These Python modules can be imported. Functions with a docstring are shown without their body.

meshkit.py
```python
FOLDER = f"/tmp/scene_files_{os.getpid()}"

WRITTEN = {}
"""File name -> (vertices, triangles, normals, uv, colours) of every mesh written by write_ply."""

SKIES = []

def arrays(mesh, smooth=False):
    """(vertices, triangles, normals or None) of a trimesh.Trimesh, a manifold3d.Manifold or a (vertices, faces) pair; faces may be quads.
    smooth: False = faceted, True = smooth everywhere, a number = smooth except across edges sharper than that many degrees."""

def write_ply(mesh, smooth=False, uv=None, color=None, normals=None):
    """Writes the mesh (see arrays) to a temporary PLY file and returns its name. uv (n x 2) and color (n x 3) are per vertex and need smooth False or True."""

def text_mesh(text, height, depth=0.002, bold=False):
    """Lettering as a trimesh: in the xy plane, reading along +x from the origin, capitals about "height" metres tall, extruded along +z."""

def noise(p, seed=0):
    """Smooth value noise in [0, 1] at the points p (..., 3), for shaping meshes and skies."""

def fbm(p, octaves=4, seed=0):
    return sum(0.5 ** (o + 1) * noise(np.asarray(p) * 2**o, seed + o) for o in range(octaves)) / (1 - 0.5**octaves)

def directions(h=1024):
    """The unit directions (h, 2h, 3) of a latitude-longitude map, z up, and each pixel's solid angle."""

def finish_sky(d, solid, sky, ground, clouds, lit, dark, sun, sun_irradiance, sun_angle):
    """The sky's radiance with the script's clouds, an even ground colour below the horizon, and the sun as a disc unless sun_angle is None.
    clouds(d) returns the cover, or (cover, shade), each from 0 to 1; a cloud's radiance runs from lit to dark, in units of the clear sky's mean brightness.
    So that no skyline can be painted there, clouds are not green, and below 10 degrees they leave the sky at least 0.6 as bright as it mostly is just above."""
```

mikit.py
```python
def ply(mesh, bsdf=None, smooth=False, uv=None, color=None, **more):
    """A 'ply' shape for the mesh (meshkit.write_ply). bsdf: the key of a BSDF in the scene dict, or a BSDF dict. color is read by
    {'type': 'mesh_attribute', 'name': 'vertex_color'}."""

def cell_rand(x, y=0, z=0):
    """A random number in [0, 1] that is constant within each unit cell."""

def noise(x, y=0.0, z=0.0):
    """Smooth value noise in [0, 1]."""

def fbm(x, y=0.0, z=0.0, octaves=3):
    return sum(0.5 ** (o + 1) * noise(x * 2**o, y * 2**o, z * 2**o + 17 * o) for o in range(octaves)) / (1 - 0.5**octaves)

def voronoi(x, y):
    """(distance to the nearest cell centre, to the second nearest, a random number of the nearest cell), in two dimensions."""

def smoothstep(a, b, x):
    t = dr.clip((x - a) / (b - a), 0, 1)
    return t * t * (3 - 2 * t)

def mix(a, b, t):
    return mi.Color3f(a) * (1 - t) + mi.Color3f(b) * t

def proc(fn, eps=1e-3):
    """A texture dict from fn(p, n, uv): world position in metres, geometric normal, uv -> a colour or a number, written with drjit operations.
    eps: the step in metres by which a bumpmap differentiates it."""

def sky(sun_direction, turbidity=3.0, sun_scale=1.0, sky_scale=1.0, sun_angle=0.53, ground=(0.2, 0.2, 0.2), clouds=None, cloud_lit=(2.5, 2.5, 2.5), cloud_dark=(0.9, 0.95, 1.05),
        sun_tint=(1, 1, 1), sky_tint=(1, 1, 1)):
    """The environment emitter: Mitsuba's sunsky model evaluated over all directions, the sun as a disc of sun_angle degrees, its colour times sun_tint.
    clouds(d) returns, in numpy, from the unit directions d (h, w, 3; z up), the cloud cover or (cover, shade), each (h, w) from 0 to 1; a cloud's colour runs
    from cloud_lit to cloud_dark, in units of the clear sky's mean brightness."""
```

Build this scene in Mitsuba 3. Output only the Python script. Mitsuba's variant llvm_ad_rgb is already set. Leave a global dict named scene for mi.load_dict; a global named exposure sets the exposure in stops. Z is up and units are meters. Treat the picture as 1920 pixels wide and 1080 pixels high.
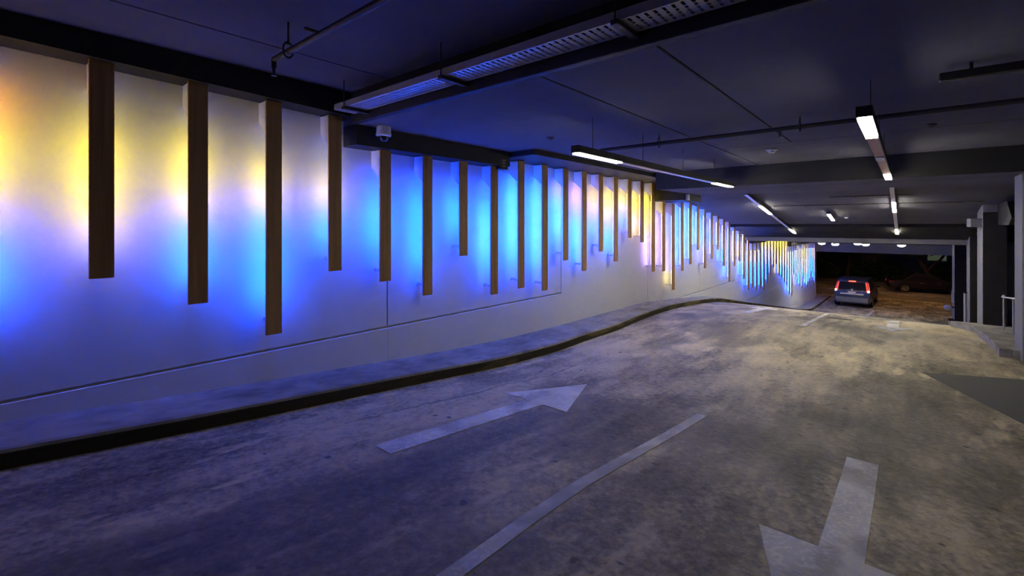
import math, random
import numpy as np, trimesh, drjit as dr, mitsuba as mi, manifold3d as m3
import mikit, meshkit
from shapely.geometry import Polygon
T = mi.ScalarTransform4f
random.seed(7)
RNG = np.random.default_rng(7)

# ------------------------------------------------------------------ camera, light level
U = 0.9                       # metres per drawing unit: x = distance from the fin wall, y = along the ramp, z up
PAN = 40.5196                 # the camera looks this many degrees to the left of the ramp's direction
CAM = np.array([5.14978, -0.60629, 1.6]) * U
_f = np.array([-math.sin(math.radians(PAN)), math.cos(math.radians(PAN)), 0])
exposure = 8.0
K = 2.0 ** -exposure          # lamps are given in display units
scene = {
    'camera': {'type': 'perspective', 'fov': 95.828, 'fov_axis': 'x', 'near_clip': 0.05, 'far_clip': 500.0,
               'principal_point_offset_x': 0.0, 'principal_point_offset_y': (540.0 - 422.0) / 1080.0,
               'to_world': T().look_at(origin=CAM.tolist(), target=(CAM + _f).tolist(), up=[0, 0, 1])},
    'night_sky': {'type': 'constant', 'radiance': {'type': 'rgb', 'value': [0.004 * K, 0.005 * K, 0.008 * K]}, 'sampling_weight': 0.5},
}
labels = {}
LAMP = 60.0                  # ceiling lamps
LED = 18.5                    # strip radiance per unit of the wall brightness right behind it

# ------------------------------------------------------------------ materials
noise, fbm, vor, sstep, mix = mikit.noise, mikit.fbm, mikit.voronoi, mikit.smoothstep, mikit.mix


def principled(name, color, rough=0.6, **kw):
    scene[name] = {'type': 'twosided', 'bsdf': {'type': 'principled', 'base_color': color if isinstance(color, dict) else {'type': 'rgb', 'value': list(color)}, 'roughness': rough, **kw}}
    return name


def seg_dist(x, y, a, b):
    dx, dy = b[0] - a[0], b[1] - a[1]
    t = dr.clip(((x - a[0]) * dx + (y - a[1]) * dy) / (dx * dx + dy * dy), 0, 1)
    return dr.sqrt(dr.square(x - a[0] - t * dx) + dr.square(y - a[1] - t * dy))


CRACK = [(1.28, 1.6), (1.33, 2.3), (1.42, 3.1), (1.40, 3.7), (1.52, 4.4), (1.50, 5.1)]


def concrete_floor(p, n, uv):
    x, y = p.x / U, p.y / U
    big = fbm(x * 0.55 + 3, y * 0.4 + 7, 0.0, 4)
    mid = fbm(x * 2.6, y * 1.5 + 11, 2.0, 4)
    streak = fbm(x * 9.0 + 1.5 * noise(y * 0.6, x, 3), y * 1.1, 5.0, 3)
    fine = fbm(x * 26, y * 26, 1.0, 3)
    grain = noise(x * 75, y * 75, 4.0)
    v = 0.60 + 0.95 * (big - 0.5) + 0.85 * (mid - 0.5) + 0.55 * (streak - 0.5) + 0.6 * (fine - 0.5) + 0.22 * (grain - 0.5)
    worn = sstep(0.54, 0.72, fbm(x * 1.15 + 20, y * 0.8, 4.0, 5))
    scuff = sstep(0.57, 0.74, fbm(x * 8.5 + 5, y * 3.0, 9.0, 4)) * (0.35 + 0.65 * worn)
    v = v + 0.14 * worn + 0.42 * scuff
    stain = sstep(0.53, 0.66, fbm(x * 0.85 + 40, y * 0.55 + 9, 6.0, 4))
    v = v * (1 - 0.40 * stain)
    d1, d2, r = vor(x * 2.3, y * 2.3)
    spot = sstep(0.065, 0.03, d1 + 0.10 * (fine - 0.5)) * dr.select(r > 0.72, 0.75, 0.0)
    v = v * (1 - spot)
    dd = mi.Float(9)
    wob = 0.05 * (noise(x * 9, y * 9) - 0.5)
    for a, b in zip(CRACK, CRACK[1:]):
        dd = dr.minimum(dd, seg_dist(x + wob, y - wob, a, b))
    v = v * (1 - 0.55 * sstep(0.016, 0.004, dd))
    c = mix((0.158, 0.143, 0.108), (0.375, 0.318, 0.205), dr.clip(v, 0, 1.3))
    return c * dr.clip(0.4 + v, 0.35, 1.25)


def pale_concrete(p, n, uv):
    a = fbm(p.x * 3, p.y * 3, p.z * 3, 4)
    b = fbm(p.x * 14 + 3, p.y * 9, p.z * 14, 3)
    return mix((0.13, 0.125, 0.115), (0.34, 0.32, 0.285), dr.clip(0.5 + 1.1 * (a - 0.5) + 0.8 * (b - 0.5), 0, 1))


def kerb_face(p, n, uv):
    a = fbm(p.x * 4, p.y * 3, p.z * 8, 4)
    b = sstep(0.50, 0.66, fbm(p.x * 3 + 7, p.y * 1.6 + 2, p.z * 9, 4))
    return mix(mix((0.020, 0.018, 0.013), (0.050, 0.043, 0.028), a), (0.17, 0.135, 0.045), 0.5 * b * sstep(1.5, 5.0, p.y))


def wall_paint(p, n, uv):
    a = fbm(p.y * 0.8, p.z * 0.8, 1.0, 3)
    b = fbm(p.y * 9, p.z * 9, 3.0, 3)
    scuff = sstep(0.66, 0.8, fbm(p.y * 2.2 + 31, p.z * 6, 2.0, 4))
    return mi.Color3f(0.62, 0.615, 0.59) * (0.95 + 0.09 * a + 0.04 * (b - 0.5) - 0.05 * scuff)


def ceiling_concrete(p, n, uv):
    a = fbm(p.x * 1.1, p.y * 0.9, 3.0, 4)
    b = fbm(p.x * 12, p.y * 12, p.z * 12, 3)
    band = noise(p.y * 1.6, 3.0, 1.0)
    return mi.Color3f(0.105, 0.106, 0.132) * (0.72 + 0.42 * a + 0.18 * (b - 0.5) + 0.14 * band)


def timber(p, n, uv):
    g = fbm(p.x * 40 + 3, p.y * 40 + 2.0 * noise(p.z * 0.8, p.y * 3), p.z * 1.3, 4)
    c = noise(p.y * 1.7, 4.0, 9.0)
    f = fbm(p.y * 160, p.z * 7, p.x * 120, 2)
    return mix((0.33, 0.18, 0.065), (0.56, 0.33, 0.13), dr.clip(0.5 + 1.1 * (g - 0.5) + 0.5 * (c - 0.5) + 0.25 * (f - 0.5), 0, 1))


def road_paint(p, n, uv):
    x, y = p.x / U, p.y / U
    a = fbm(x * 5, y * 4, 2.0, 4)
    sp = sstep(0.56, 0.72, noise(x * 55, y * 55, 7.0)) * sstep(0.40, 0.66, fbm(x * 1.6 + 2, y * 1.6, 1.0, 3))
    sm = sstep(0.55, 0.72, fbm(x * 2.6 + 9, y * 1.8 + 4, 3.0, 4))
    v = 0.58 + 0.35 * (a - 0.5)
    return mi.Color3f(1.0, 0.98, 0.94) * dr.clip(v * (1 - 0.32 * sm) + 0.10 * sp - 0.07, 0.1, 0.8)


def asphalt(p, n, uv):
    a = fbm(p.x * 0.9, p.y * 0.9, 1.0, 4)
    return mi.Color3f(0.13, 0.12, 0.11) * (0.6 + 0.8 * a)


def bark(p, n, uv):
    return mix((0.03, 0.022, 0.015), (0.09, 0.07, 0.05), fbm(p.x * 9, p.y * 9, p.z * 2, 3))


def leaf_col(p, n, uv):
    return mix((0.02, 0.05, 0.012), (0.06, 0.11, 0.03), noise(p.x * 4, p.y * 4, p.z * 4))


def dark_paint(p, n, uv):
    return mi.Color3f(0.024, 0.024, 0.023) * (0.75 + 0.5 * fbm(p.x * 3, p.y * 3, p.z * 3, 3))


principled('m_floor', mikit.proc(concrete_floor), 0.62, specular=0.35)
principled('m_kerb_top', mikit.proc(pale_concrete), 0.75, specular=0.3)
principled('m_kerb_face', mikit.proc(kerb_face), 0.8, specular=0.2)
principled('m_wall', mikit.proc(wall_paint), 0.7, specular=0.3)
principled('m_ceiling', mikit.proc(ceiling_concrete), 0.8, specular=0.2)
principled('m_timber', mikit.proc(timber), 0.5, specular=0.4)
principled('m_paint', mikit.proc(road_paint), 0.6, specular=0.3)
principled('m_asphalt', mikit.proc(asphalt), 0.7, specular=0.3)
principled('m_bark', mikit.proc(bark), 0.9, specular=0.1)
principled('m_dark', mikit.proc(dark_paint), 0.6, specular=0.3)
scene['m_leaf'] = {'type': 'twosided', 'bsdf': {'type': 'diffuse', 'reflectance': mikit.proc(leaf_col)}}
principled('m_white_metal', (0.74, 0.74, 0.74), 0.45, specular=0.4)
principled('m_pier', (0.21, 0.21, 0.22), 0.7, specular=0.2)
principled('m_pipe', (0.045, 0.043, 0.042), 0.5, specular=0.4)
principled('m_black', (0.018, 0.018, 0.019), 0.45, specular=0.4)
principled('m_galv', (0.52, 0.53, 0.55), 0.42, metallic=0.6)
principled('m_lens', (0.66, 0.64, 0.64), 0.35, specular=0.5)
principled('m_lens_red', (0.62, 0.33, 0.29), 0.4, specular=0.4)
principled('m_white_plastic', (0.72, 0.72, 0.74), 0.35, specular=0.5)
principled('m_steel', (0.55, 0.56, 0.58), 0.3, metallic=0.9)
principled('m_car_paint', (0.045, 0.055, 0.10), 0.25, metallic=0.3, clearcoat=1.0, clearcoat_gloss=0.9)
principled('m_car_black', (0.012, 0.012, 0.014), 0.25, specular=0.5, clearcoat=0.6)
principled('m_car_glass', (0.010, 0.011, 0.014), 0.06, specular=0.7)
principled('m_bumper', (0.22, 0.22, 0.22), 0.45, specular=0.4)
principled('m_chrome', (0.75, 0.76, 0.78), 0.12, metallic=1.0)
principled('m_rubber', (0.02, 0.02, 0.02), 0.8, specular=0.2)
principled('m_tail_off', (0.25, 0.01, 0.01), 0.2, specular=0.5)
principled('m_plate', (0.62, 0.62, 0.58), 0.5)
principled('m_painted_shadow', (0.085, 0.086, 0.078), 0.75, specular=0.25)
principled('m_hedge_wall', (0.10, 0.10, 0.09), 0.8)
principled('m_door', (0.20, 0.24, 0.33), 0.5)
principled('m_emit', (0.6, 0.6, 0.6), 0.5)


# ------------------------------------------------------------------ helpers
def cat(ms):
    return trimesh.util.concatenate(ms)


def box(x0, x1, y0, y1, z0, z1, ch=0.0):
    if ch <= 0:
        return trimesh.creation.box(bounds=[(x0, y0, z0), (x1, y1, z1)])
    pts = []
    for sx in (0, 1):
        for sy in (0, 1):
            for sz in (0, 1):
                p = np.array([(x0, x1)[sx], (y0, y1)[sy], (z0, z1)[sz]], float)
                d = np.array([1 - 2 * sx, 1 - 2 * sy, 1 - 2 * sz]) * ch
                for a in range(3):
                    q = p + d
                    q[a] = p[a]
                    pts.append(q)
    return trimesh.convex.convex_hull(np.array(pts))


def hull(pts):
    return trimesh.convex.convex_hull(np.array(pts, float))


def tube(a, b, r, n=10):
    return trimesh.creation.cylinder(radius=r, segment=[a, b], sections=n)


def lathe(profile, at=(0, 0, 0), n=28):
    m = trimesh.creation.revolve(np.array(profile, float), sections=n)
    m.apply_translation(at)
    return m


def prism_xz(poly, y0, y1):
    """A polygon in the x-z plane, extruded along y."""
    m = trimesh.creation.extrude_polygon(Polygon(poly), y1 - y0, engine='earcut')
    v = m.vertices.copy()
    m.vertices = np.c_[v[:, 0], v[:, 2] + y0, v[:, 1]]
    m.invert()
    return m


def prism_yz(poly, x0, x1):
    m = trimesh.creation.extrude_polygon(Polygon(poly), x1 - x0, engine='earcut')
    v = m.vertices.copy()
    m.vertices = np.c_[v[:, 2] + x0, v[:, 0], v[:, 1]]
    return m


def obj(key, mesh, mat, smooth=False, emit=None, weight=1.0, shape=None):
    if key in scene:
        k = 1
        while f'{key}_{k:03d}' in scene:
            k += 1
        key = f'{key}_{k:03d}'
    d = shape
    if d is None:
        m = mesh.copy()
        m.vertices = np.asarray(m.vertices) * U
        d = mikit.ply(m, mat, smooth=smooth)
    if emit is not None:
        d['emitter'] = {'type': 'area', 'radiance': {'type': 'rgb', 'value': [float(c) * K for c in emit]}, 'sampling_weight': float(weight)}
    scene[key] = d
    return key


def say(key, label, category=None, group=None, kind=None):
    labels[key] = {k: v for k, v in (('label', label), ('category', category), ('group', group), ('kind', kind)) if v}


def struct(key, mesh, mat, label, smooth=False, category=None):
    key = obj(key, mesh, mat, smooth)
    say(key, label, category, None, 'structure')
    return key


_names = {}


def thing(name, label, category, group=None, kind=None):
    k = _names.get(name, 0)
    _names[name] = k + 1
    key = name if k == 0 else f'{name}_{k:03d}'
    say(key, label, category, group, kind)
    return key


FS = [-8, -3, -.5, .6, 2.3, 4, 6, 8.3, 10.2, 12.5, 15.3, 18, 28, 31.2, 33.5, 36, 44, 80]
FZ = [.62, .21, 0, -.11, -.25, -.38, -.47, -.50, -.51, -.66, -.92, -1.35, -2.97, -3.46, -3.66, -3.74, -3.90, -4.35]
from scipy.interpolate import PchipInterpolator
floor_z = PchipInterpolator(FS, FZ)


def ramp_z(y):
    """The sloping ceiling over the ramp."""
    return 2.5 - 0.157 * (y - 12.5)


def strip_on_floor(outline_left, outline_right, thick=0.004, n=24):
    """A painted strip between two polylines of (x, y), lying on the floor, with a little thickness."""
    L, R_ = np.array(outline_left, float), np.array(outline_right, float)

    def res(P):
        s = np.r_[0, np.cumsum(np.linalg.norm(np.diff(P, axis=0), axis=1))]
        t = np.linspace(0, s[-1], n)
        return np.c_[np.interp(t, s, P[:, 0]), np.interp(t, s, P[:, 1])]
    L, R_ = res(L), res(R_)
    v, f = [], []
    for a, b in zip(L, R_):
        za, zb = floor_z(a[1]), floor_z(b[1])
        v += [(a[0], a[1], za + thick), (b[0], b[1], zb + thick), (a[0], a[1], za - .02), (b[0], b[1], zb - .02)]
    for i in range(n - 1):
        o, q = 4 * i, 4 * i + 4
        for a, b, c, d in ((0, 1, 1, 0), (1, 3, 3, 1), (3, 2, 2, 3), (2, 0, 0, 2)):
            f += [(o + a, o + b, q + c), (o + a, q + c, q + d)]
    f += [(0, 2, 3), (0, 3, 1), (4 * n - 4, 4 * n - 3, 4 * n - 1), (4 * n - 4, 4 * n - 1, 4 * n - 2)]
    m = trimesh.Trimesh(v, f)
    trimesh.repair.fix_normals(m)
    return m


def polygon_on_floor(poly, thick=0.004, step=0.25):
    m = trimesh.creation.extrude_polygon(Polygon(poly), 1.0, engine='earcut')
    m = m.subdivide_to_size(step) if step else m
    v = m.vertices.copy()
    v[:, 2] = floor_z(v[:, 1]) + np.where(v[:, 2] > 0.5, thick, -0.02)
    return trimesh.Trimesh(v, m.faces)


# ------------------------------------------------------------------ setting: floor, kerb, walls
ys = np.unique(np.r_[np.linspace(-8, 12, 61), np.linspace(12, 19, 36), np.linspace(19, 44, 51)])
xs = np.linspace(-0.3, 9.2, 12)
V = [(x, y, floor_z(y)) for y in ys for x in xs]
nx = len(xs)
Fq = [(i * nx + j, i * nx + j + 1, (i + 1) * nx + j + 1, (i + 1) * nx + j) for i in range(len(ys) - 1) for j in range(nx - 1)]
Ft = [t for a, b, c, d in Fq for t in ((a, b, c), (a, c, d))]
struct('floor', trimesh.Trimesh(V, Ft), 'm_floor', 'stained concrete driveway running past the fin wall and down the ramp', True)
obj('floor__painted_shadow', polygon_on_floor([(5.31, 8.2), (7.6, 9.27), (7.6, 3.23)], 0.003, 0.6), 'm_painted_shadow')  # triangular shadow on the driveway, painted as a dark shape laid over the concrete
say('floor__painted_shadow', 'sharp-edged shadow painted as a darker shape on the floor')
obj('floor__crest_strip', strip_on_floor([(2.6, 15.20), (6.0, 15.20)], [(2.6, 15.34), (6.0, 15.34)], 0.008), 'm_paint')
say('floor__crest_strip', 'pale concrete strip across the crest of the ramp')

kz = lambda y: floor_z(y) + 0.135
KY = [-8, -3, -1.5, -.5, .5, 1.9, 3.3, 4.5, 5.5, 6.7, 7.6, 8.9, 10.6, 12.5, 14, 15.3, 20, 26, 30.5, 31.8, 33.5, 36, 40, 42]
KX = [.64, .64, .64, .64, .65, .68, .72, .80, .80, .75, .76, .66, .62, .50, .45, .40, .35, .3, .3, .62, .70, .70, .70, .70]
kx = PchipInterpolator(KY, KX)
yy = np.unique(np.r_[np.linspace(-8, 42, 130)])
top, face = [], []
for y in yy:
    z = float(kz(y))
    x = float(kx(y))
    top.append([(0.012, z), (x - .035, z), (x - .010, z - .010), (x, z - .034)])
    face.append([(x - .10, z - .012), (x - .0005, z - .030), (x + .012, z - .17), (x - .10, z - .17)])


def loft(sections, ys_, closed):
    n = len(sections[0])
    v = [(p[0], y, p[1]) for s, y in zip(sections, ys_) for p in s]
    f = []
    for i in range(len(ys_) - 1):
        for j in range(n if closed else n - 1):
            a, b = i * n + j, i * n + (j + 1) % n
            f += [(a, b, b + n), (a, b + n, a + n)]
    if closed:
        for o, rev in ((0, False), ((len(ys_) - 1) * n, True)):
            for j in range(1, n - 1):
                f.append((o, o + j, o + j + 1) if rev else (o, o + j + 1, o + j))
    m = trimesh.Trimesh(v, f)
    trimesh.repair.fix_normals(m)
    return m


kerb_top = [[(0.012, t[0][1] - .2)] + t + [(t[3][0] - .05, t[3][1] - .16)] for t in top]
struct('kerb', loft(kerb_top, yy, True), 'm_kerb_top', 'pale concrete kerb along the foot of the fin wall')
obj('kerb__face', loft(face, yy, True), 'm_kerb_face')
say('kerb__face', 'blackened kerb face with worn yellow paint')

# the fin wall: a backing, cladding panels with open joints, a lower wall whose top edge shows as a ledge
struct('wall_left', box(-.40, -.05, -8, 40.2, -4.4, 3.4), 'm_wall', 'long white wall behind the row of timber fins')
J = [-8, -5.04, -1.06, 2.92, 6.90, 10.89, 14.87, 18.85, 22.83, 26.81, 30.79, 34.77, 38.0, 40.2]
ledge = {0: .272, 1: .272, 2: .272, 3: .272, 5: -.565, 6: -.565, 7: -1.60, 8: -1.60}
for i in range(len(J) - 1):
    a, b = J[i] + .009, J[i + 1] - .009
    lo = -4.3 if i not in ledge else ledge[i] + .012
    obj('wall_left__panel', box(-.055, 0.0, a, b, lo, 3.3, .003), 'm_wall')
    if i in ledge:
        obj('wall_left__lower_panel', box(-.055, .012, a - .008, b + .008, -4.3, ledge[i] - .012, .003), 'm_wall')
struct('wall_back', box(-.4, 9.4, -8.3, -8.0, -1, 3.5), 'm_dark', 'dark wall behind the camera')
struct('wall_right', box(8.6, 8.9, -8, 43, -4.5, 3.5), 'm_dark', 'dark wall beyond the piers on the right')

# ceiling: high slab, step down, lower slab, low soffit, sloping slab over the ramp, far slabs
def slab(x0, x1, y0, y1, z, h=.25):
    return box(x0, x1, y0, y1, z, z + h, .006)


struct('ceiling', cat([slab(-.3, 1.05, -8, 2.32, 3.12), slab(1.062, 9, -8, 2.32, 3.12)]), 'm_ceiling', 'dark concrete ceiling stepping down over the driveway')
for x0, x1, y0, y1 in ((-.3, 2.95, 2.3, 9.35), (2.962, 3.9, 2.3, 6.9), (3.912, 9, 2.3, 6.9), (2.962, 9, 6.912, 9.35)):
    obj('ceiling__slab', slab(x0, x1, y0, y1, 2.77, .45), 'm_ceiling')
obj('ceiling__low_soffit', box(.88, 9, 9.40, 12.5, 2.40, 3.2, .006), 'm_ceiling')
obj('ceiling__sloping_slab', prism_yz([(12.49, ramp_z(12.5) - .06), (20.2, ramp_z(20.2)), (20.2, 3.2), (12.49, 3.2)], .0, 9), 'm_ceiling')
obj('ceiling__far_slab', slab(-.3, 9, 20.15, 28.6, 1.32, 1.0), 'm_ceiling')
obj('ceiling__far_slab', slab(-.3, 9, 28.6, 40.4, .66, 1.0), 'm_ceiling')
# dark painted beams and bulkheads
struct('step_beam', box(.30, 9, 2.22, 2.30, 2.765, 3.15, .006), 'm_dark', 'dark face of the step in the ceiling behind the cable tray', category='beam')
struct('soffit_beam', box(.88, 9, 9.33, 9.40, 2.385, 2.80, .006), 'm_dark', 'dark beam face where the ceiling drops to the low soffit', category='beam')
struct('ramp_beam', prism_yz([(17.9, ramp_z(17.9) - .11), (19.85, 1.13), (19.85, 1.7), (17.9, 1.9)], .0, 6.7), 'm_dark', 'dark beam across the foot of the ramp above the pale lintel', category='beam')
struct('lintel', box(.0, 6.62, 19.86, 20.1, .965, 1.135, .01), 'm_pier', 'pale lintel strip spanning the foot of the ramp', category='beam')
struct('exit_lintel', box(-.4, 9, 39.6, 40.4, -.33, .7, .01), 'm_pier', 'deep grey lintel over the exit to the street', category='beam')
struct('bulkhead', prism_yz([(-8, 3.0), (-1, 2.955), (2.3, 2.845), (2.3, 3.14), (-8, 3.14)], -.02, .30), 'm_dark', 'dark bulkhead above the four tallest fins', category='bulkhead')
struct('bulkhead_001', box(-.02, .30, 2.3, 5.02, 2.535, 2.79, .004), 'm_dark', 'dark bulkhead beneath the dome camera', category='bulkhead')
struct('bulkhead_002', box(-.02, .80, 5.02, 11.0, 2.685, 2.79, .004), 'm_dark', 'wide dark bulkhead above the blue and yellow fins in mid wall', category='bulkhead')
struct('bulkhead_003', box(-.02, .86, 11.0, 12.38, 2.23, 2.85, .004), 'm_dark', 'low dark bulkhead at the top of the ramp', category='bulkhead')
struct('bulkhead_004', prism_yz([(12.4, 2.50), (20.4, 2.50 - .157 * 8.0), (20.4, 1.5), (12.4, 2.75)], -.02, .48), 'm_dark', 'dark sloping bulkhead above the fins along the ramp', category='bulkhead')
struct('bulkhead_005', box(-.02, .35, 20.45, 22.5, .84, 1.35, .004), 'm_dark', 'dark bulkhead at the foot of the ramp behind the lintel', category='bulkhead')
struct('bulkhead_006', box(-.02, .35, 28.5, 39.6, .43, .68, .004), 'm_dark', 'dark bulkhead above the last fins by the exit', category='bulkhead')

# ------------------------------------------------------------------ the timber fins with their light strips
FIN = [(2.93, 1.17), (2.905, .88), (2.872, .48), (2.85, 1.08), (2.535, .90), (2.535, .65), (2.535, 1.15), (2.535, .51), (2.68, .54), (2.68, .43), (2.68, .93), (2.68, .68),
       (2.68, 1.04), (2.68, .79), (2.68, 1.30), (2.68, 1.18), (2.68, .41), (2.23, .37), (2.20, -.20), (2.44, .28), (2.44, .43), (2.34, .83), (2.23, .21), (2.125, .48), (2.02, .76),
       (1.915, .15), (1.81, -.47), (1.705, .06), (1.60, .21), (1.495, -.54), (1.39, -1.04), (.86, -1.04), (.84, -1.22), (.82, -1.22), (1.22, -1.35), (1.22, -1.10), (1.22, -.84),
       (1.22, -.47), (1.22, -.34), (1.22, -.99), (1.22, -1.12), (1.22, -1.39), (1.22, -1.64), (.43, -2.21), (.43, -2.41), (.42, -1.15), (.42, -1.39), (.41, -1.27), (.41, -2.09),
       (.41, -2.27), (.40, -1.77), (.40, -2.26), (.39, -2.44), (.38, -2.28), (.37, -2.14), (.36, -1.73), (.34, -2.18), (.32, -2.46)]
PITCH = 0.6667
COL = {'B': (.012, .33, 4.5), 'b': (.002, .11, 2.5), 'C': (.05, .48, 4.2), 'D': (.0, .06, 2.0), 'V': (.30, .29, 1.1), 'L': (.62, .40, 1.3), 'P': (.85, .54, .04), 'Y': (1.0, .74, .0), 'y': (.42, .33, .0),
       'g': (.16, .14, .0), 'O': (.80, .28, .02), 'W': (.5, .55, 1.6), 'K': (.85, .45, .80), 'Z': (.10, .10, .06)}
# colours down each strip, top to bottom
SEQ = ['gyYYYYPV', 'gyYYYPBBBB', 'ZgYYPBBBBBBb', 'ZgyYVBBb', 'bBBb', 'bBBBBb', 'bBBb', 'bBCCBb', 'BCCCCBb', 'BCCCCBb', 'VCCCb', 'KVCCB', 'PPVBb', 'YYVCB', 'YYVBb', 'YYPKP', 'YYPLL', 'LLKLL', 'VVLLY',
       'CCC', 'CCC', 'CC', 'CCV', 'VCV', 'VC', 'LWWB', 'CCBBC', 'LCKL', 'CCWY', 'WLPLC', 'PLWCCB', 'WVBBB', 'YWCBB', 'YPWBBB', 'YYWCBB', 'YYPWBB', 'YYWBb', 'YPPW', 'YYYb', 'YYYYY', 'YYYYYB', 'YYYPBB', 'YYPWBB',
       'YYWCCC', 'WCCCCC', 'CCCB', 'WCCB', 'WCCB', 'CCCCB', 'WWCCB', 'YYPB', 'YYWCC', 'LWWBB', 'WWCBB', 'CCBB', 'CBB', 'LVBB', 'OOPLB']
ORD = ['first', 'second', 'third', 'fourth', 'fifth', 'sixth', 'seventh', 'eighth', 'ninth', 'tenth', 'eleventh', 'twelfth', 'thirteenth', 'fourteenth', 'fifteenth', 'sixteenth', 'seventeenth', 'eighteenth', 'nineteenth', 'twentieth']
HUE = {'B': 'blue', 'b': 'blue', 'C': 'pale blue', 'D': 'blue', 'V': 'lavender', 'L': 'lilac', 'P': 'peach', 'Y': 'yellow', 'y': 'yellow', 'g': 'yellow', 'O': 'orange', 'W': 'white', 'K': 'pink', 'Z': 'yellow'}


def glow(seq):
    out = []
    for c in seq:
        h = HUE[c]
        if h not in out and c not in 'Z':
            out.append(h)
    out = [h for h in out if h in ('yellow', 'blue', 'pale blue', 'orange', 'lilac', 'peach', 'white')] or out
    return out[0] if len(out) == 1 else f'{out[0]} and {out[-1]}'


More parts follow.
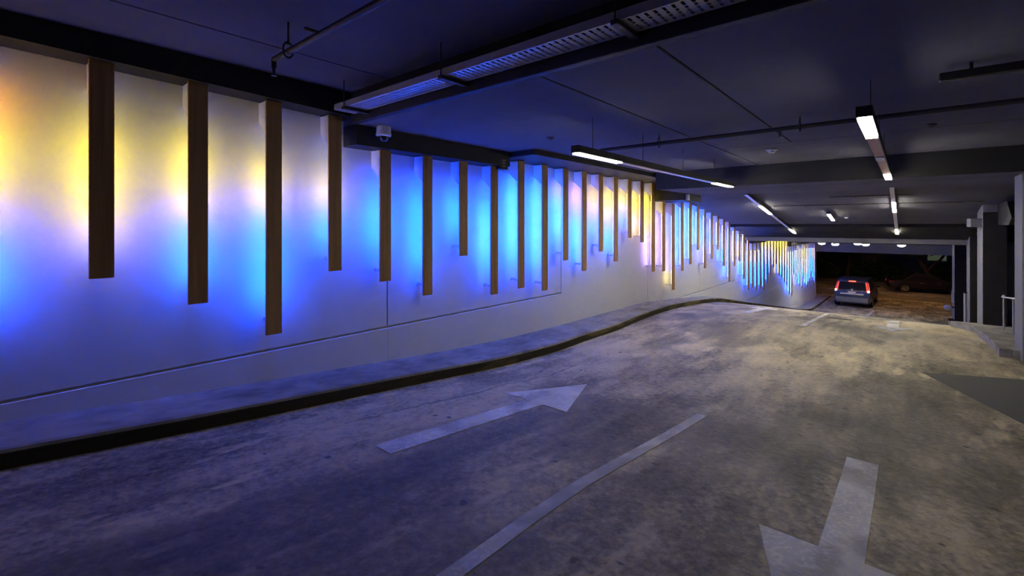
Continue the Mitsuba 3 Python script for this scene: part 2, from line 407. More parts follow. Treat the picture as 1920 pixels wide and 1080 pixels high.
def make_fin(i, top, bot, seq, label, group):
    y = i * PITCH + .0785
    key = thing('wall_fin', label, 'wall fin', group)
    gap = .31 if (top - bot) > .9 else .28
    w = .0785
    hidden_top = 34 <= i <= 42
    if hidden_top:
        gap = .02
    obj(f'{key}__timber_face', box(.198, .22, y - w, y + w, bot, top - .002, .003), 'm_timber')
    say(f'{key}__timber_face', 'brown timber face board')
    obj(f'{key}__channel', box(.178, .1985, y - .070, y + .070, bot + .006, top - .002, .003), 'm_white_metal')
    if not hidden_top:
        obj(f'{key}__bracket', prism_xz([(.002, top - .004), (.180, top - .004), (.180, top - .345), (.172, top - .345), (.002, top - .205)], y - .066, y + .066), 'm_white_metal')
        say(f'{key}__bracket', 'white tapered wall bracket')
    # pin that holds the fin's foot off the wall
    zp = bot + .135
    pin = [tube((.001, y, zp), (.18, y, zp), .007, 8), tube((.001, y, zp), (.010, y, zp), .026, 12), box(.088, .112, y - .026, y + .026, zp - .018, zp + .018, .003)]
    if i < 19:
        pin += [tube((.012, y - .012, zp + .012), (.088, y - .030, zp + .030), .003, 6), tube((.012, y + .012, zp - .012), (.088, y + .030, zp - .028), .003, 6)]
    obj(f'{key}__standoff', cat(pin), 'm_galv')
    z1, z0 = top - gap, bot + .185
    n = len(seq)
    if i > 18 and n > 3:                                             # the farther strips show fewer steps of colour
        pick = [seq[int((k + .5) * n / 3)] for k in range(3)]
        seq = ''.join(pick)
        n = len(seq)
    runs = []
    for k, c in enumerate(seq):
        a, b = z1 + (z0 - z1) * k / n, z1 + (z0 - z1) * (k + 1) / n
        if runs and runs[-1][0] == c:
            runs[-1][2] = b
        else:
            runs.append([c, a, b])
    for c, a, b in runs:
        obj(f'{key}__light_strip', box(.145, .1785, y - .011, y + .011, b + .0005, a - .0005), 'm_emit',
            emit=np.array(COL[c]) * LED * (1.0 if i < 17 else .75 if i < 31 else .55), weight=(a - b) * (7.0 if i < 4 else 5.0 if i < 10 else 3.0 if i < 19 else 1.0))
    labels.setdefault(f'{key}__light_strip', {'label': 'glowing coloured light strip facing the wall'})
    return key


for i, (tp, bt) in enumerate(FIN):
    ln = tp - bt
    size = 'long' if ln > 2.1 else 'short' if ln < 1.6 else 'medium-length'
    hue = glow(SEQ[i])
    if i < 4:
        lb, gr = f'{size} timber fin glowing {hue}, {ORD[i]} from the picture\'s left edge', 'tall timber fins on the near wall'
    elif i < 17:
        lb, gr = f'{size} timber fin glowing {hue}, {ORD[i - 4]} right of the dome camera', 'timber fins on the middle of the wall'
    elif i < 19:
        lb, gr = f'{size} timber fin glowing {hue}, {"left" if i == 17 else "right"} one of the pair under the low bulkhead', 'pair of timber fins under the low bulkhead'
    elif i < 31:
        lb, gr = f'{size} timber fin glowing {hue}, {ORD[i - 19]} past the low bulkhead', 'timber fins along the ramp'
    elif i < 45:
        lb, gr = f'{size} timber fin glowing {hue}, {ORD[i - 31]} beyond the pale lintel', 'timber fins beyond the lintel'
    else:
        lb, gr = f'{size} timber fin glowing {hue}, ' + ('last in the row, beside the exit' if i == 57 else f'{ORD[57 - i]} from the exit end of the row'), 'timber fins next to the exit'
    make_fin(i, tp, bt, SEQ[i], lb, gr)
make_fin(-1, 2.955, .72, 'OOYYYPVBBBb', 'timber wall fin just outside the left edge of the picture', None)
make_fin(-2, 2.97, .95, 'OOYYPVBBb', 'timber wall fin farthest left, outside the picture', None)

# ------------------------------------------------------------------ hanging lamp tracks
def lamp_track(x, y0, y1, zfun, ceil, segs, label, rods, w=.046, weight=14.0, power=(1.0, 1.0), cover='m_lens'):
    key = thing('lamp_track', label, 'ceiling light', 'hanging lamp tracks')

    def bar(a, b, hw, lo, hi):
        return hull([(x + s * hw, y, zfun(y) + h) for y in (a, b) for s in (-1, 1) for h in (lo, hi)])
    obj(f'{key}__housing', bar(y0, y1, w, .012, .085), 'm_black')
    say(f'{key}__housing', 'black channel housing')
    cuts = sorted(segs)
    edges = [y0 + .01] + [e for s in cuts for e in s] + [y1 - .01]
    for a, b in zip(edges[::2], edges[1::2]):
        if b - a > .05:
            obj(f'{key}__cover', bar(a, b, w - .006, .004, .013), cover)
    for (a, b), pw in zip(cuts, power):
        obj(f'{key}__diffuser', bar(a, b, w - .006, -.006, .013), 'm_emit', emit=np.array((1.0, .92, .72)) * LAMP * pw, weight=weight)
    labels[f'{key}__diffuser'] = {'label': 'glowing white diffuser'}
    for r in rods:
        obj(f'{key}__hanger_rod', tube((x, r, zfun(r) + .08), (x, r, ceil(r) + .01), .0035, 8), 'm_pipe')
    return key


flat = lambda y: 2.33
lamp_track(2.57, 3.40, 8.94, flat, lambda y: 2.77, [(3.42, 4.35), (7.87, 8.92)], 'hanging lamp track nearest the fin wall on the flat ceiling, lit at both ends', (3.75, 5.0, 6.4, 7.9), power=(.50, 2.0))
k_ = lamp_track(4.925, 3.36, 9.03, flat, lambda y: 2.77, [(3.40, 4.30), (8.05, 9.0)], 'hanging lamp track over the right-hand lane on the flat ceiling', (4.1, 5.6, 7.0, 8.5), power=(.70, 1.9), cover='m_lens_red')
obj(f'{k_}__joint_box', box(4.885, 4.965, 5.72, 6.02, 2.318, 2.336, .003), 'm_white_plastic')
rc = lambda y: ramp_z(y)
sl = lambda y: 2.33 - .157 * (y - 12.5)
lamp_track(2.01, 12.25, 19.5, sl, rc, [(13.81, 15.1), (18.23, 19.2)], 'sloping lamp track above the ramp on the fin wall side', (13.2, 16.5, 18.0), weight=8, power=(1.7, 1.7))
lamp_track(4.90, 12.1, 19.6, sl, rc, [(13.79, 15.03), (18.1, 19.4)], 'sloping lamp track above the ramp over the right-hand lane', (13.2, 16.4, 17.6), weight=8, power=(1.7, 1.7))
lamp_track(3.45, 15.2, 16.36, sl, rc, [(15.23, 16.33)], 'short single lamp between the two sloping tracks above the ramp', (15.5, 16.1), weight=4)
for n_, (x, y, z) in enumerate([(1.44, 31, .56), (2.07, 31, .52), (3.08, 31, .58), (3.41, 31.4, .53), (4.92, 31, .54)]):
    where = ['nearest the fin wall', 'second from the fin wall', 'left one of the close pair in the middle', 'right one of the close pair in the middle', 'farthest to the right'][n_]
    key = thing('exit_light', f'small glowing oval exit light, {where}', 'ceiling light', 'oval ceiling lights before the exit')
    obj(f'{key}__base', lathe([(0, .12), (.07, .12), (.10, .09), (.17, .05), (.185, .0), (0, .0)], (x, y, z)), 'm_white_plastic', True)
    obj(f'{key}__glass', lathe([(0, -.09), (.08, -.078), (.14, -.045), (.17, .0), (0, .0)], (x, y, z)), 'm_emit', True, emit=np.array((1, .94, .80)) * 120, weight=2.0)
    obj(f'{key}__stem', tube((x, y, z + .1), (x, y, .67), .02, 8), 'm_pipe')

# ------------------------------------------------------------------ road markings
def arrow(x, tail, base, tip, up, hw=.42, sw=.108, lean=0.0):
    s = lambda px, py: (x + px + lean * (py - tail), py)
    return [s(-sw, tail), s(sw, tail), s(sw, base), s(hw, base), s(0, tip), s(-hw, base), s(-sw, base)]


def mark(name, mesh, label, category='road marking', group=None):
    key = obj(name, mesh, 'm_paint')
    say(key, label, category, group)


mark('painted_arrow', polygon_on_floor(arrow(1.98, 1.52, 3.40, 4.44, 1, lean=.036)), 'white arrow painted on the near left lane, pointing away down the driveway', group='arrows painted on the floor')
mark('painted_arrow', polygon_on_floor(arrow(4.863, 4.29, 2.60, 1.35, -1)), 'white arrow painted on the near right lane, pointing towards the camera', group='arrows painted on the floor')
mark('painted_arrow', polygon_on_floor(arrow(2.03, 12.1, 14.0, 15.0, 1), .006), 'white arrow at the top of the ramp in the left lane, foreshortened', group='arrows painted on the floor')
mark('painted_arrow', polygon_on_floor(arrow(4.90, 14.75, 12.75, 11.72, -1, hw=.37), .006), 'white arrow at the top of the ramp in the right lane, pointing back up', group='arrows painted on the floor')
cl = np.array([(0.2, 3.43), (.89, 3.38), (1.6, 3.345), (2.24, 3.335), (3.3, 3.39), (4.40, 3.455)])
mark('lane_line', strip_on_floor(np.c_[cl[:, 1], cl[:, 0]], np.c_[cl[:, 1] + .10, cl[:, 0]]), 'slightly wavy white centre line between the two near arrows', group='centre lines')
mark('lane_line', strip_on_floor([(3.43, 10.7), (3.42, 15.2)], [(3.53, 10.7), (3.51, 15.2)], .006), 'short worn white centre line at the top of the ramp', group='centre lines')
mark('lane_line', strip_on_floor([(3.28, 32.7), (3.50, 36.0)], [(3.44, 32.7), (3.64, 36.0)], .008), 'white centre line on the lower floor behind the car', group='centre lines')
key = thing('floor_drain', 'narrow dark drain grate set across the floor at the top of the ramp', 'drain')
obj(f'{key}__frame', strip_on_floor([(3.62, 13.3), (4.12, 13.3)], [(3.62, 13.62), (4.12, 13.62)], .003, 4), 'm_pipe')
for k in range(9):
    obj(f'{key}__bar', strip_on_floor([(3.65 + k * .052, 13.34), (3.65 + k * .052, 13.58)], [(3.675 + k * .052, 13.34), (3.675 + k * .052, 13.58)], .008, 3), 'm_pipe')

# ------------------------------------------------------------------ pipes, tray, camera, detectors
key = thing('cable_tray', 'slotted metal cable tray hung along the step in the ceiling', 'cable tray')
zt = 2.85
slots = []
for k in range(94):
    x = .42 + k * .054
    slots.append(box(x, x + .034, 1.965, 2.185, zt, zt + .004))
for y in (1.965, 2.03, 2.075, 2.12, 2.175):
    slots.append(box(.42, 5.5, y, y + .012, zt + .0005, zt + .0045))
obj(f'{key}__slotted_base', cat(slots), 'm_galv')
for y in (1.955, 2.185):
    obj(f'{key}__side_rail', box(.42, 5.5, y, y + .008, zt - .002, zt + .06, .001), 'm_galv')
for x in (.66, 2.20, 3.80):
    obj(f'{key}__bracket', cat([box(x - .025, x + .025, 1.92, 2.225, zt - .035, zt - .004, .003), tube((x, 1.935, zt - .02), (x, 1.935, 3.13), .006, 8)]), 'm_pipe')

def pipe(name, a, b, r, label, category='pipe', extra=(), group=None, mat='m_pipe'):
    key = thing(name, label, category, group)
    obj(f'{key}__pipe', tube(a, b, r, 16), mat, 40)
    for nm, m in extra:
        obj(f'{key}__{nm}', m, mat, 40)
    return key


def hanger(x, y, z, r, top):
    ring = trimesh.creation.torus(r + .016, .006, 20, 6)
    ring.apply_transform(trimesh.transformations.rotation_matrix(math.pi / 2, (0, 1, 0)))
    ring.vertices[:, 2] *= 1.5
    ring.apply_translation((x, y, z + .012))
    return cat([ring, tube((x, y, z + r + .03), (x, y, top + .01), .007, 8)])


def sprinkler(x, y, z):
    return cat([tube((x, y, z), (x, y, z - .05), .013, 10), tube((x, y, z - .05), (x, y, z - .075), .008, 8), tube((x, y, z - .075), (x, y, z - .079), .022, 12)])


pipe('sprinkler_pipe', (1.37, .94, 2.90), (5.4, .94, 2.90), .022, 'thin dark sprinkler pipe under the near ceiling with a hanger near its end',
     extra=[('elbow', cat([tube((1.37, .94, 2.905), (1.37, .94, 2.83), .020, 12), sprinkler(1.37, .94, 2.85)])), ('hanger', hanger(1.62, .94, 2.90, .022, 3.12)), ('branch', tube((2.1, .94, 2.91), (1.98, .90, 2.96), .014, 8))], group='sprinkler pipes')
pipe('sprinkler_pipe', (1.84, 5.20, 2.66), (8.5, 5.20, 2.66), .024, 'long dark sprinkler pipe crossing under the ceiling behind the hanging lamp tracks',
     extra=[('hanger', hanger(4.27, 5.20, 2.66, .024, 2.77)), ('sprinkler_head', sprinkler(4.08, 5.20, 2.65)), ('hanger', hanger(2.7, 5.2, 2.66, .024, 2.77))], group='sprinkler pipes')
pipe('sprinkler_pipe', (3.68, 13.38, 2.315), (5.25, 13.38, 2.315), .024, 'short dark pipe under the sloping ceiling above the lone lamp', extra=[('hanger', hanger(4.2, 13.38, 2.315, .024, ramp_z(13.38)))], group='sprinkler pipes')
pipe('sprinkler_pipe', (2.2, 14.43, 2.15), (6.5, 14.43, 2.15), .018, 'thin pipe crossing beneath the sloping ceiling of the ramp', extra=[('hanger', hanger(3.0, 14.43, 2.15, .018, ramp_z(14.43)))], group='sprinkler pipes')
key = thing('ceiling_rail', 'dark rail hung under the ceiling at the upper right edge', 'rail')
obj(f'{key}__rail', box(5.33, 8.5, 4.03, 4.09, 2.66, 2.72, .006), 'm_black')
for x in (5.5, 6.8):
    obj(f'{key}__hanger', tube((x, 4.06, 2.70), (x, 4.06, 2.78), .01, 8), 'm_black')

key = thing('dome_camera', 'white security dome camera under the ceiling step above the wall', 'security camera')
cx_, cy_ = .42, 2.58
obj(f'{key}__housing', lathe([(0, 0), (.078, 0), (.082, -.01), (.084, -.085), (.090, -.088), (.088, -.112), (.070, -.122), (0, -.122)], (cx_, cy_, 2.772)), 'm_white_plastic', 40)
th_ = np.linspace(math.pi / 2, 0, 10)
obj(f'{key}__dome', lathe([(.062 * math.sin(t), -.122 - .062 * math.cos(t)) for t in th_[::-1]] + [(0, -.122)], (cx_, cy_, 2.772)), 'm_car_glass', 40)
say(f'{key}__dome', 'dark glossy dome')
for n_, (x, y, z, nm, lb) in enumerate([(3.56, 7.43, 2.77, 'smoke_detector', 'small white smoke detector on the flat ceiling between the lamp tracks'), (3.75, 16.6, ramp_z(16.6), 'smoke_detector', 'small white smoke detector on the sloping ceiling beside the lone lamp')]):
    key = thing(nm, lb, 'smoke detector')
    obj(f'{key}__base', lathe([(0, .01), (.075, .01), (.078, -.018), (.055, -.024), (0, -.024)], (x, y, z)), 'm_white_plastic', 40)
    obj(f'{key}__sensor', lathe([(0, -.024), (.05, -.024), (.046, -.05), (.03, -.06), (0, -.06)], (x, y, z)), 'm_white_plastic', 40)
for x, y, lb in ((1.52, 4.43, 'small dark round ceiling plate near the fin wall'), (5.36, 6.63, 'small dark round ceiling plate to the right of the lamp track')):
    key = obj('ceiling_plate', lathe([(0, .005), (.05, .005), (.05, -.012), (.02, -.03), (0, -.03)], (x, y, 2.77)), 'm_pipe', 40)
    say(key, lb, 'ceiling plate')
key = thing('junction_box', 'white and black wall boxes under the bulkhead, between the blue fins', 'junction box')
obj(f'{key}__white_box', box(.16, .24, 4.66, 4.74, 2.56, 2.68, .006), 'm_white_plastic')
obj(f'{key}__black_box', box(.14, .30, 4.77, 4.97, 2.48, 2.68, .006), 'm_black')
for k in range(3):
    obj(f'{key}__vent_slot', box(.29, .304, 4.83, 4.91, 2.525 + k * .045, 2.545 + k * .045, .001), 'm_pier')
key = thing('junction_box', 'small white box with a dark conduit above the fin pair at the low bulkhead', 'junction box')
obj(f'{key}__white_box', box(.862, .93, 11.2, 11.32, 2.23, 2.38, .006), 'm_white_plastic')
obj(f'{key}__conduit', cat([tube((.90, 11.26, 2.23), (.90, 11.9, 2.12), .025, 10), tube((.90, 11.26, 2.37), (.90, 11.26, 2.398), .02, 10)]), 'm_black', 40)

# ------------------------------------------------------------------ right side: island, column, piers, railing, door
isl = [(6.27, 10.1), (6.26, 13.6), (6.18, 14.2), (5.95, 14.9), (6.6, 15.6), (8.6, 15.6), (8.6, 10.1)]


def island(poly, lo, hi):
    m = trimesh.creation.extrude_polygon(Polygon(poly), 1.0, engine='earcut').subdivide_to_size(.6)
    v = m.vertices.copy()
    v[:, 2] = floor_z(v[:, 1]) + np.where(v[:, 2] > .5, hi, lo)
    return trimesh.Trimesh(v, m.faces)


struct('traffic_island', island(isl, -.05, .135), 'm_kerb_top', 'raised concrete island with a kerb on the right, in front of the piers', category='island')
ie = [(6.275, 10.09), (6.275, 13.6), (6.195, 14.2), (5.96, 14.9), (6.08, 14.98), (6.32, 14.26), (6.40, 13.6), (6.40, 10.09)]
obj('traffic_island__kerb', island(ie, -.05, .142), 'm_kerb_top')
struct('column', box(6.5, 7.1, 9.95, 10.62, -.6, 2.5, .012), 'm_pier', 'grey concrete column at the right edge of the picture', category='column')
struct('pier', box(6.5, 6.86, 14.9, 16.0, -1.3, 2.45, .012), 'm_pier', 'tall grey pier behind the traffic island', category='pier')
struct('pier_001', box(6.6, 6.95, 19.25, 20.2, -2.0, 1.4, .012), 'm_pier', 'grey pier holding the right end of the pale lintel', category='pier')
struct('pier_002', box(6.6, 6.95, 25.2, 26.5, -3.0, 1.4, .012), 'm_pier', 'farthest grey pier, left of the others', category='pier')
obj('pier__beam', box(6.3, 6.86, 14.95, 15.9, 1.55, 1.76, .01), 'm_pier')
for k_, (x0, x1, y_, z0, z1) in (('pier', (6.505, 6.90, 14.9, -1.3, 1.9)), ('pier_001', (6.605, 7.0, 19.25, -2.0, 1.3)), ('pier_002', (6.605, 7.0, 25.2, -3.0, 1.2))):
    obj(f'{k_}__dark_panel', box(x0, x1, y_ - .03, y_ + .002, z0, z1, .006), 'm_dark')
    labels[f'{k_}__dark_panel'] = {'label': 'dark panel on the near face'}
struct('services_bulkhead', cat([prism_yz([(13.0, 1.75), (13.6, 2.1), (16.2, 2.1), (16.2, 1.6), (13.4, 1.6)], 6.75, 8.6)]), 'm_dark', 'dark slanting bulkhead high on the right behind the column', category='bulkhead')
struct('wall_infill', box(6.86, 8.6, 16.0, 16.2, -1.6, 2.3), 'm_dark', 'dark infill wall between the piers on the right')
struct('door_1', box(6.93, 7.22, 15.95, 15.998, -1.0, 1.12, .004), 'm_door', 'bluish door panel seen between the pier and the column')
obj('door_1__lintel', box(6.90, 7.3, 15.90, 15.998, 1.125, 1.19, .004), 'm_kerb_top')
key = thing('handrail', 'thin metal handrail with two posts on the island beside the column', 'handrail')
for x, y in ((6.70, 13.55), (6.72, 12.55)):
    zb = float(floor_z(y)) + .13
    obj(f'{key}__post', tube((x, y, zb), (x, y, zb + .70), .018, 12), 'm_galv', 40)
z1, z2 = float(floor_z(13.75)) + .82, float(floor_z(12.2)) + .84
obj(f'{key}__rail', tube((6.70, 13.75, z1 - .0), (6.725, 12.2, z2), .020, 12), 'm_galv', 40)
s_ = trimesh.creation.icosphere(2, .030)
s_.apply_translation((6.70, 13.55, float(floor_z(13.55)) + .845))
obj(f'{key}__finial', s_, 'm_white_plastic', True)
key = thing('guide_post', 'slim pale post standing beside the pier at the lintel', 'post')
obj(f'{key}__post', tube((6.46, 18.6, float(floor_z(18.6))), (6.46, 18.6, -.43), .035, 12), 'm_galv', 40)
obj(f'{key}__cap', tube((6.46, 18.6, -.43), (6.46, 18.6, -.39), .042, 12), 'm_black', 40)
key = thing('intercom_box', 'small white intercom with a round lamp fixed to the far pier', 'intercom')
obj(f'{key}__panel', box(6.52, 6.60, 25.28, 25.40, -1.55, -1.12, .01), 'm_white_plastic')
obj(f'{key}__bracket', box(6.44, 6.60, 25.22, 25.26, -1.75, -1.70, .004), 'm_black')
s_ = trimesh.creation.icosphere(3, .12)
s_.apply_translation((6.40, 25.24, -1.76))
obj(f'{key}__lamp', s_, 'm_white_plastic', True)
key = thing('meter_box', 'white meter box with a dark lid low on the far pier', 'box')
obj(f'{key}__box', box(6.44, 6.60, 25.22, 25.5, -2.52, -2.30, .012), 'm_white_plastic')
obj(f'{key}__lid', box(6.43, 6.60, 25.21, 25.51, -2.30, -2.22, .012), 'm_black')

# ------------------------------------------------------------------ the street outside
def street_z(y):
    return float(floor_z(y))


V = [(x, y, floor_z(y) - .012) for y in np.linspace(43.5, 66, 12) for x in np.linspace(-22, 34, 15)]
Fq = [(i * 15 + j, i * 15 + j + 1, (i + 1) * 15 + j + 1, (i + 1) * 15 + j) for i in range(11) for j in range(14)]
struct('street', trimesh.Trimesh(V, [t for a, b, c, d in Fq for t in ((a, b, c), (a, c, d))]), 'm_asphalt', 'asphalt street outside the exit under orange light', True, category='street')
struct('street_kerb', box(-22, 34, 47.4, 47.6, -4.2, -3.86, .02), 'm_kerb_top', 'pale kerb line across the street outside', category='kerb')
lamp = thing('street_lamp', 'orange street lamp on a pole out of sight beside the exit', 'street lamp')
obj(f'{lamp}__pole', tube((-1.2, 46.0, -4.0), (-1.2, 46.0, 3.2), .08, 12), 'm_pipe', 40)
obj(f'{lamp}__arm', tube((-1.2, 46.0, 3.15), (4.9, 46.6, 3.4), .05, 10), 'm_pipe', 40)
obj(f'{lamp}__shade', box(4.6, 5.5, 46.45, 46.75, 3.36, 3.5, .03), 'm_pipe')
obj(f'{lamp}__lens', box(4.65, 5.45, 46.48, 46.72, 3.325, 3.36, .01), 'm_emit', emit=np.array((1.0, .46, .13)) * 360, weight=3)

struct('distant_wall', box(-22, 34, 62, 62.4, -4.6, 3.5), 'm_hedge_wall', 'dim building wall across the street', category='building wall')
wn = 'distant_wall__window'
obj(wn, box(6.7, 8.1, 61.9, 62.0, -1.95, -1.15, .02), 'm_emit', emit=(.035, .045, .022), weight=.2)
say(wn, 'faint greenish lit window')
for x0 in (3.6, 8.6, 10.0):
    obj('distant_wall__pier', box(x0, x0 + .35, 61.6, 62.0, -4.5, 2.5, .02), 'm_hedge_wall')


def foliage(c, r, n, size):
    d = RNG.normal(size=(n, 3))
    d /= np.linalg.norm(d, axis=1, keepdims=True)
    p = np.array(c) + d * np.array(r) * (RNG.random((n, 1)) ** .35)
    a = RNG.normal(size=(n, 3))
    a /= np.linalg.norm(a, axis=1, keepdims=True)
    b = np.cross(a, RNG.normal(size=(n, 3)))
    b /= np.linalg.norm(b, axis=1, keepdims=True)
    v = np.stack([p - a * size, p + b * size * .45, p + a * size, p - b * size * .45], 1).reshape(-1, 3)
    o = np.arange(n)[:, None] * 4
    f = np.vstack([o + [0, 1, 2], o + [0, 2, 3]])
    return trimesh.Trimesh(v, f, process=False)


def limb(pts, radii):
    return cat([hull(np.vstack([trimesh.creation.icosphere(1, r0).vertices + p0, trimesh.creation.icosphere(1, r1).vertices + p1])) for p0, r0, p1, r1 in zip(pts, radii, pts[1:], radii[1:])])


TREES = [(7.0, 56.6, 'leaning tree with a forked trunk across the street, right of the car', (-1.3, 0)), (-4.4, 56.5, 'dark bushy tree across the street, left of the car', (.3, .2)),
         (.4, 57.6, 'dark tree across the street directly behind the car', (.4, 0)), (12.4, 57.5, 'dark tree across the street behind the parked sedan', (-.3, .3))]
for x, y, lb, (lx, ly) in TREES:
    key = thing('tree', lb, 'tree', 'trees across the street')
    z = street_z(y)
    obj(f'{key}__trunk', limb(np.array([(x, y, z - .1), (x + lx * .35, y, z + 1.3), (x + lx * .8, y, z + 2.6), (x + lx * 1.3, y, z + 4.2)]), [.22, .17, .14, .09]), 'm_bark', True)
    obj(f'{key}__branch', limb(np.array([(x + lx * .4, y, z + 1.4), (x + lx * .2 + .7, y + .2, z + 2.5), (x + 1.3, y + .3, z + 4.0)]), [.13, .11, .06]), 'm_bark', True)
    obj(f'{key}__foliage', foliage((x + lx, y, z + 4.6), (2.3, 1.6, 2.0), 2600, .16), 'm_leaf')
for n_, (x, w_, lb) in enumerate([(-3.0, 2.6, 'dark hedge across the street at the left of the exit opening'), (2.6, 2.8, 'dark hedge across the street behind the car'), (8.6, 2.8, 'dark hedge across the street behind the parked sedan')]):
    key = thing('hedge', lb, 'hedge', 'hedges across the street')
    obj(f'{key}__foliage', foliage((x, 59.3, -3.4), (w_, .9, 1.5), 3200, .13), 'm_leaf')
    obj(f'{key}__stem', limb(np.array([(x, 59.3, -4.3), (x + .1, 59.3, -3.0)]), [.12, .06]), 'm_bark')

# ------------------------------------------------------------------ cars (built in metres)
def car(key, at, yaw, kind):
    c, s = math.cos(yaw), math.sin(yaw)

    def put(part, mesh, mat, smooth=False, emit=None, weight=1.0):
        m = mesh.copy()
        v = np.asarray(m.vertices)
        m.vertices = np.c_[c * v[:, 0] - s * v[:, 1], s * v[:, 0] + c * v[:, 1], v[:, 2]] / U + np.array(at)
        return obj(f'{key}__{part}', m, mat, smooth, emit, weight)
    suv = kind == 'suv'
    W = .91 if suv else .90
    L0, L1 = (-2.24, 2.26) if suv else (-2.3, 2.3)
    belt, roof = (1.02, 1.66) if suv else (.88, 1.42)

    def secs(prof):
        """(y, half width, z) rings hulled into one solid."""
        return hull([(sx * w, y, z) for y, w, z in prof for sx in (-1, 1)])
    lower = secs([(L0 + .05, W - .10, .42), (L0, W - .08, .62), (L0 + .04, W - .06, belt - .06), (L0 + .12, W - .09, belt), (L0 + .5, W, .40), (L0 + .5, W, .72), (L1 - .5, W, .40), (L1 - .5, W, .72),
                  (L1 - .05, W - .12, .45), (L1, W - .15, .62), (L1 - .12, W - .15, .80), (L1 - 1.1, W - .05, belt - .03), (L0 + .6, W - .02, belt), (L0 + .10, W - .14, .28), (L1 - .2, W - .12, .24)])
    body = m3.Manifold(m3.Mesh(np.asarray(lower.vertices, np.float32), np.asarray(lower.faces, np.uint32)))
    if suv:
        gh = secs([(L0 + .10, W - .09, belt - .02), (L0 + .30, W - .19, roof - .10), (L0 + .48, W - .22, roof - .01), (L0 + 1.2, W - .22, roof), (.35, W - .22, roof - .03), (1.15, W - .07, belt - .02)])
    else:
        gh = secs([(L0 + .75, W - .08, belt - .02), (L0 + 1.35, W - .22, roof - .03), (-.3, W - .22, roof), (.2, W - .22, roof - .03), (1.05, W - .08, belt - .02)])
    body = body + m3.Manifold(m3.Mesh(np.asarray(gh.vertices, np.float32), np.asarray(gh.faces, np.uint32)))
    wy = (L0 + .88, L1 - .92)
    for y in wy:
        for sx in (-1, 1):
            cyl = m3.Manifold.cylinder(.5, .37, .37, 32).rotate((0, 90, 0)).translate((sx * (W - .02) - .25, y, .34))
            body = body - cyl
    mb = body.to_mesh()
    put('body', trimesh.Trimesh(mb.vert_properties[:, :3], mb.tri_verts), 'm_car_paint' if suv else 'm_car_black', 25)
    for y in wy:
        for sx in (-1, 1):
            prof = [(.20, -.10), (.31, -.105), (.335, -.07), (.335, .07), (.31, .105), (.20, .10)]
            ty = trimesh.creation.revolve(np.array(prof + prof[:1]), sections=32)
            ty.apply_transform(trimesh.transformations.rotation_matrix(math.pi / 2, (0, 1, 0)))
            ty.apply_translation((sx * (W - .11), y, .335))
            wkey = put('wheel', ty, 'm_rubber', 40)
            rim = [lathe([(0, .03), (.05, .03), (.06, .0), (0, .0)], n=16), lathe([(.175, -.06), (.20, -.06), (.20, .05), (.175, .05), (.175, -.06)], n=28)]
            for k in range(5):
                a = k * 2 * math.pi / 5
                sp = box(.03, .19, -.022, .022, -.01, .02, .004)
                sp.apply_transform(trimesh.transformations.rotation_matrix(a, (0, 0, 1)))
                rim.append(sp)
            r_ = cat(rim)
            r_.apply_transform(trimesh.transformations.rotation_matrix(sx * math.pi / 2, (0, 1, 0)))
            r_.apply_translation((sx * (W - .05), y, .335))
            v = np.asarray(r_.vertices)
            m = r_.copy()
            m.vertices = np.c_[c * v[:, 0] - s * v[:, 1], s * v[:, 0] + c * v[:, 1], v[:, 2]] / U + np.array(at)
            obj(f'{wkey}__rim', m, 'm_steel')
    for sx in (-1, 1):
        mir = hull(np.vstack([trimesh.creation.icosphere(1, .07).vertices * (1.2, .8, 1.1) + (sx * (W + .07), .78, belt + .06), trimesh.creation.icosphere(1, .05).vertices * (1, .8, 1.1) + (sx * (W + .16), .76, belt + .07), [[sx * (W - .05), .84, belt + .01]]]))
        put('mirror', mir, 'm_car_black', 40)
    if suv:
        e = .012
        put('rear_window', hull([(sx * w, y + dy, z) for sx in (-1, 1) for dy in (0, .03) for y, w, z in ((L0 + .105, .68, belt + .02), (L0 + .275, .60, roof - .16))]), 'm_car_glass')
        put('spoiler', hull([(sx * .66, y, z) for sx in (-1, 1) for y, z in ((L0 + .20, roof - .075), (L0 + .19, roof - .045), (L0 + .52, roof + .02), (L0 + .52, roof - .04))]), 'm_car_paint', 30)
        put('brake_light', hull([(sx * .17, L0 + .19 + dy, z) for sx in (-1, 1) for dy in (0, .03) for z in (roof - .125, roof - .078)]), 'm_tail_off', emit=np.array((1.0, .05, .025)) * 9, weight=.3)
        for sx in (-1, 1):
            put('tail_light', hull([(sx * w, y, z) for w, y, z in ((.70, L0 + .09, belt + .03), (.84, L0 + .13, belt - .02), (.84, L0 + .24, belt - .02), (.63, L0 + .265, roof - .16), (.735, L0 + .29, roof - .17), (.76, L0 + .38, roof - .2), (.69, L0 + .03, belt - .14), (.84, L0 + .07, belt - .14), (.86, L0 + .2, belt - .12))]),
                'm_tail_off', 30, emit=np.array((1.0, .055, .03)) * 1.6, weight=.4)
            put('tail_lamp_bulb', hull([(sx * w, y, z) for w, y, z in ((.72, L0 + .050, belt + .06), (.82, L0 + .075, belt + .05), (.73, L0 + .02, belt - .06), (.83, L0 + .045, belt - .06), (.78, L0 + .12, belt + .0))]), 'm_tail_off', 30, emit=np.array((1.0, .30, .15)) * 12, weight=.3)
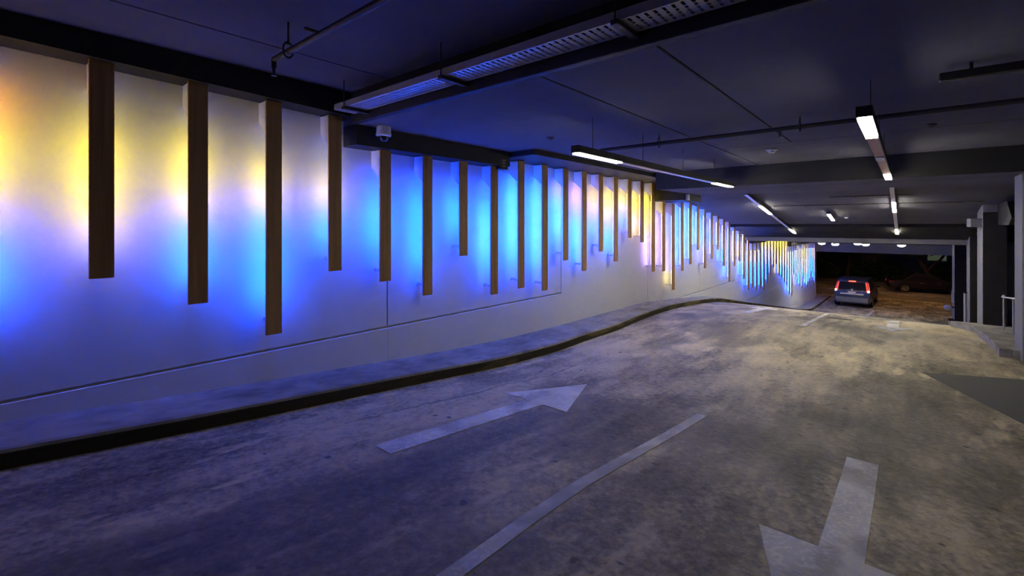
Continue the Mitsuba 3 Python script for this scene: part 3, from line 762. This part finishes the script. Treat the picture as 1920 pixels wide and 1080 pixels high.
        put('chrome_strip', hull([(sx * .56, L0 - .025 + dy, z) for sx in (-1, 1) for dy in (0, .05) for z in (.80, .87)]), 'm_chrome')
        put('number_plate', box(-.19, .19, L0 - .028, L0 - .0, .88, .98, .004), 'm_plate')
        put('badge', lathe([(0, 0), (.05, 0), (.055, .012), (0, .02)], n=16).apply_transform(trimesh.transformations.rotation_matrix(math.pi / 2, (1, 0, 0))).apply_translation((0, L0 + .10, belt + .05)), 'm_chrome', 40)
        put('bumper', hull([(sx * w, y, z) for sx in (-1, 1) for w, y, z in ((.74, L0 - .06, .38), (.76, L0 - .07, .58), (.74, L0 - .02, .64), (.88, L0 + .28, .40), (.90, L0 + .28, .62), (.7, L0 + .05, .30))]), 'm_bumper', 30)
    else:
        for sx in (-1, 1):
            put('side_window', hull([(sx * w, y, z) for w, y, z in ((W - .085, L0 + .98, belt + .02), (W - .205, L0 + 1.42, roof - .07), (W - .205, .12, roof - .07), (W - .085, .82, belt + .02), (W - .12, L0 + .98, belt + .02), (W - .24, .12, roof - .07))]), 'm_car_glass')
            put('tail_light', hull([(sx * w, y, z) for w, y, z in ((.62, L0 - .01, .70), (.84, L0 + .06, .70), (.84, L0 + .06, .85), (.62, L0 + .0, .85), (.86, L0 + .22, .72), (.86, L0 + .22, .84))]), 'm_tail_off', emit=np.array((1.0, .06, .06)) * (.28 if sx < 0 else .1), weight=.2)
            for y in (-.55, .45):
                put('door_handle', box(sx * W - .02, sx * W + .02, y, y + .16, .76, .79, .005), 'm_chrome')
        put('rear_window', hull([(sx * w, y, z) for sx in (-1, 1) for y, w, z in ((L0 + .80, .66, belt + .03), (L0 + 1.28, .58, roof - .06), (L0 + .84, .66, belt + .0))]), 'm_car_glass')
    return key


key = thing('car', 'dark blue SUV with its red brake lights on, driving out towards the street', 'car')
car(key, (2.50, 39.0, float(floor_z(38.6)) + .01), math.radians(-2), 'suv')
key = thing('car', 'black sedan parked across the street to the right of the driving car', 'car')
car(key, (6.35, 51.2, street_z(51.2) - .02), math.radians(-78), 'sedan')
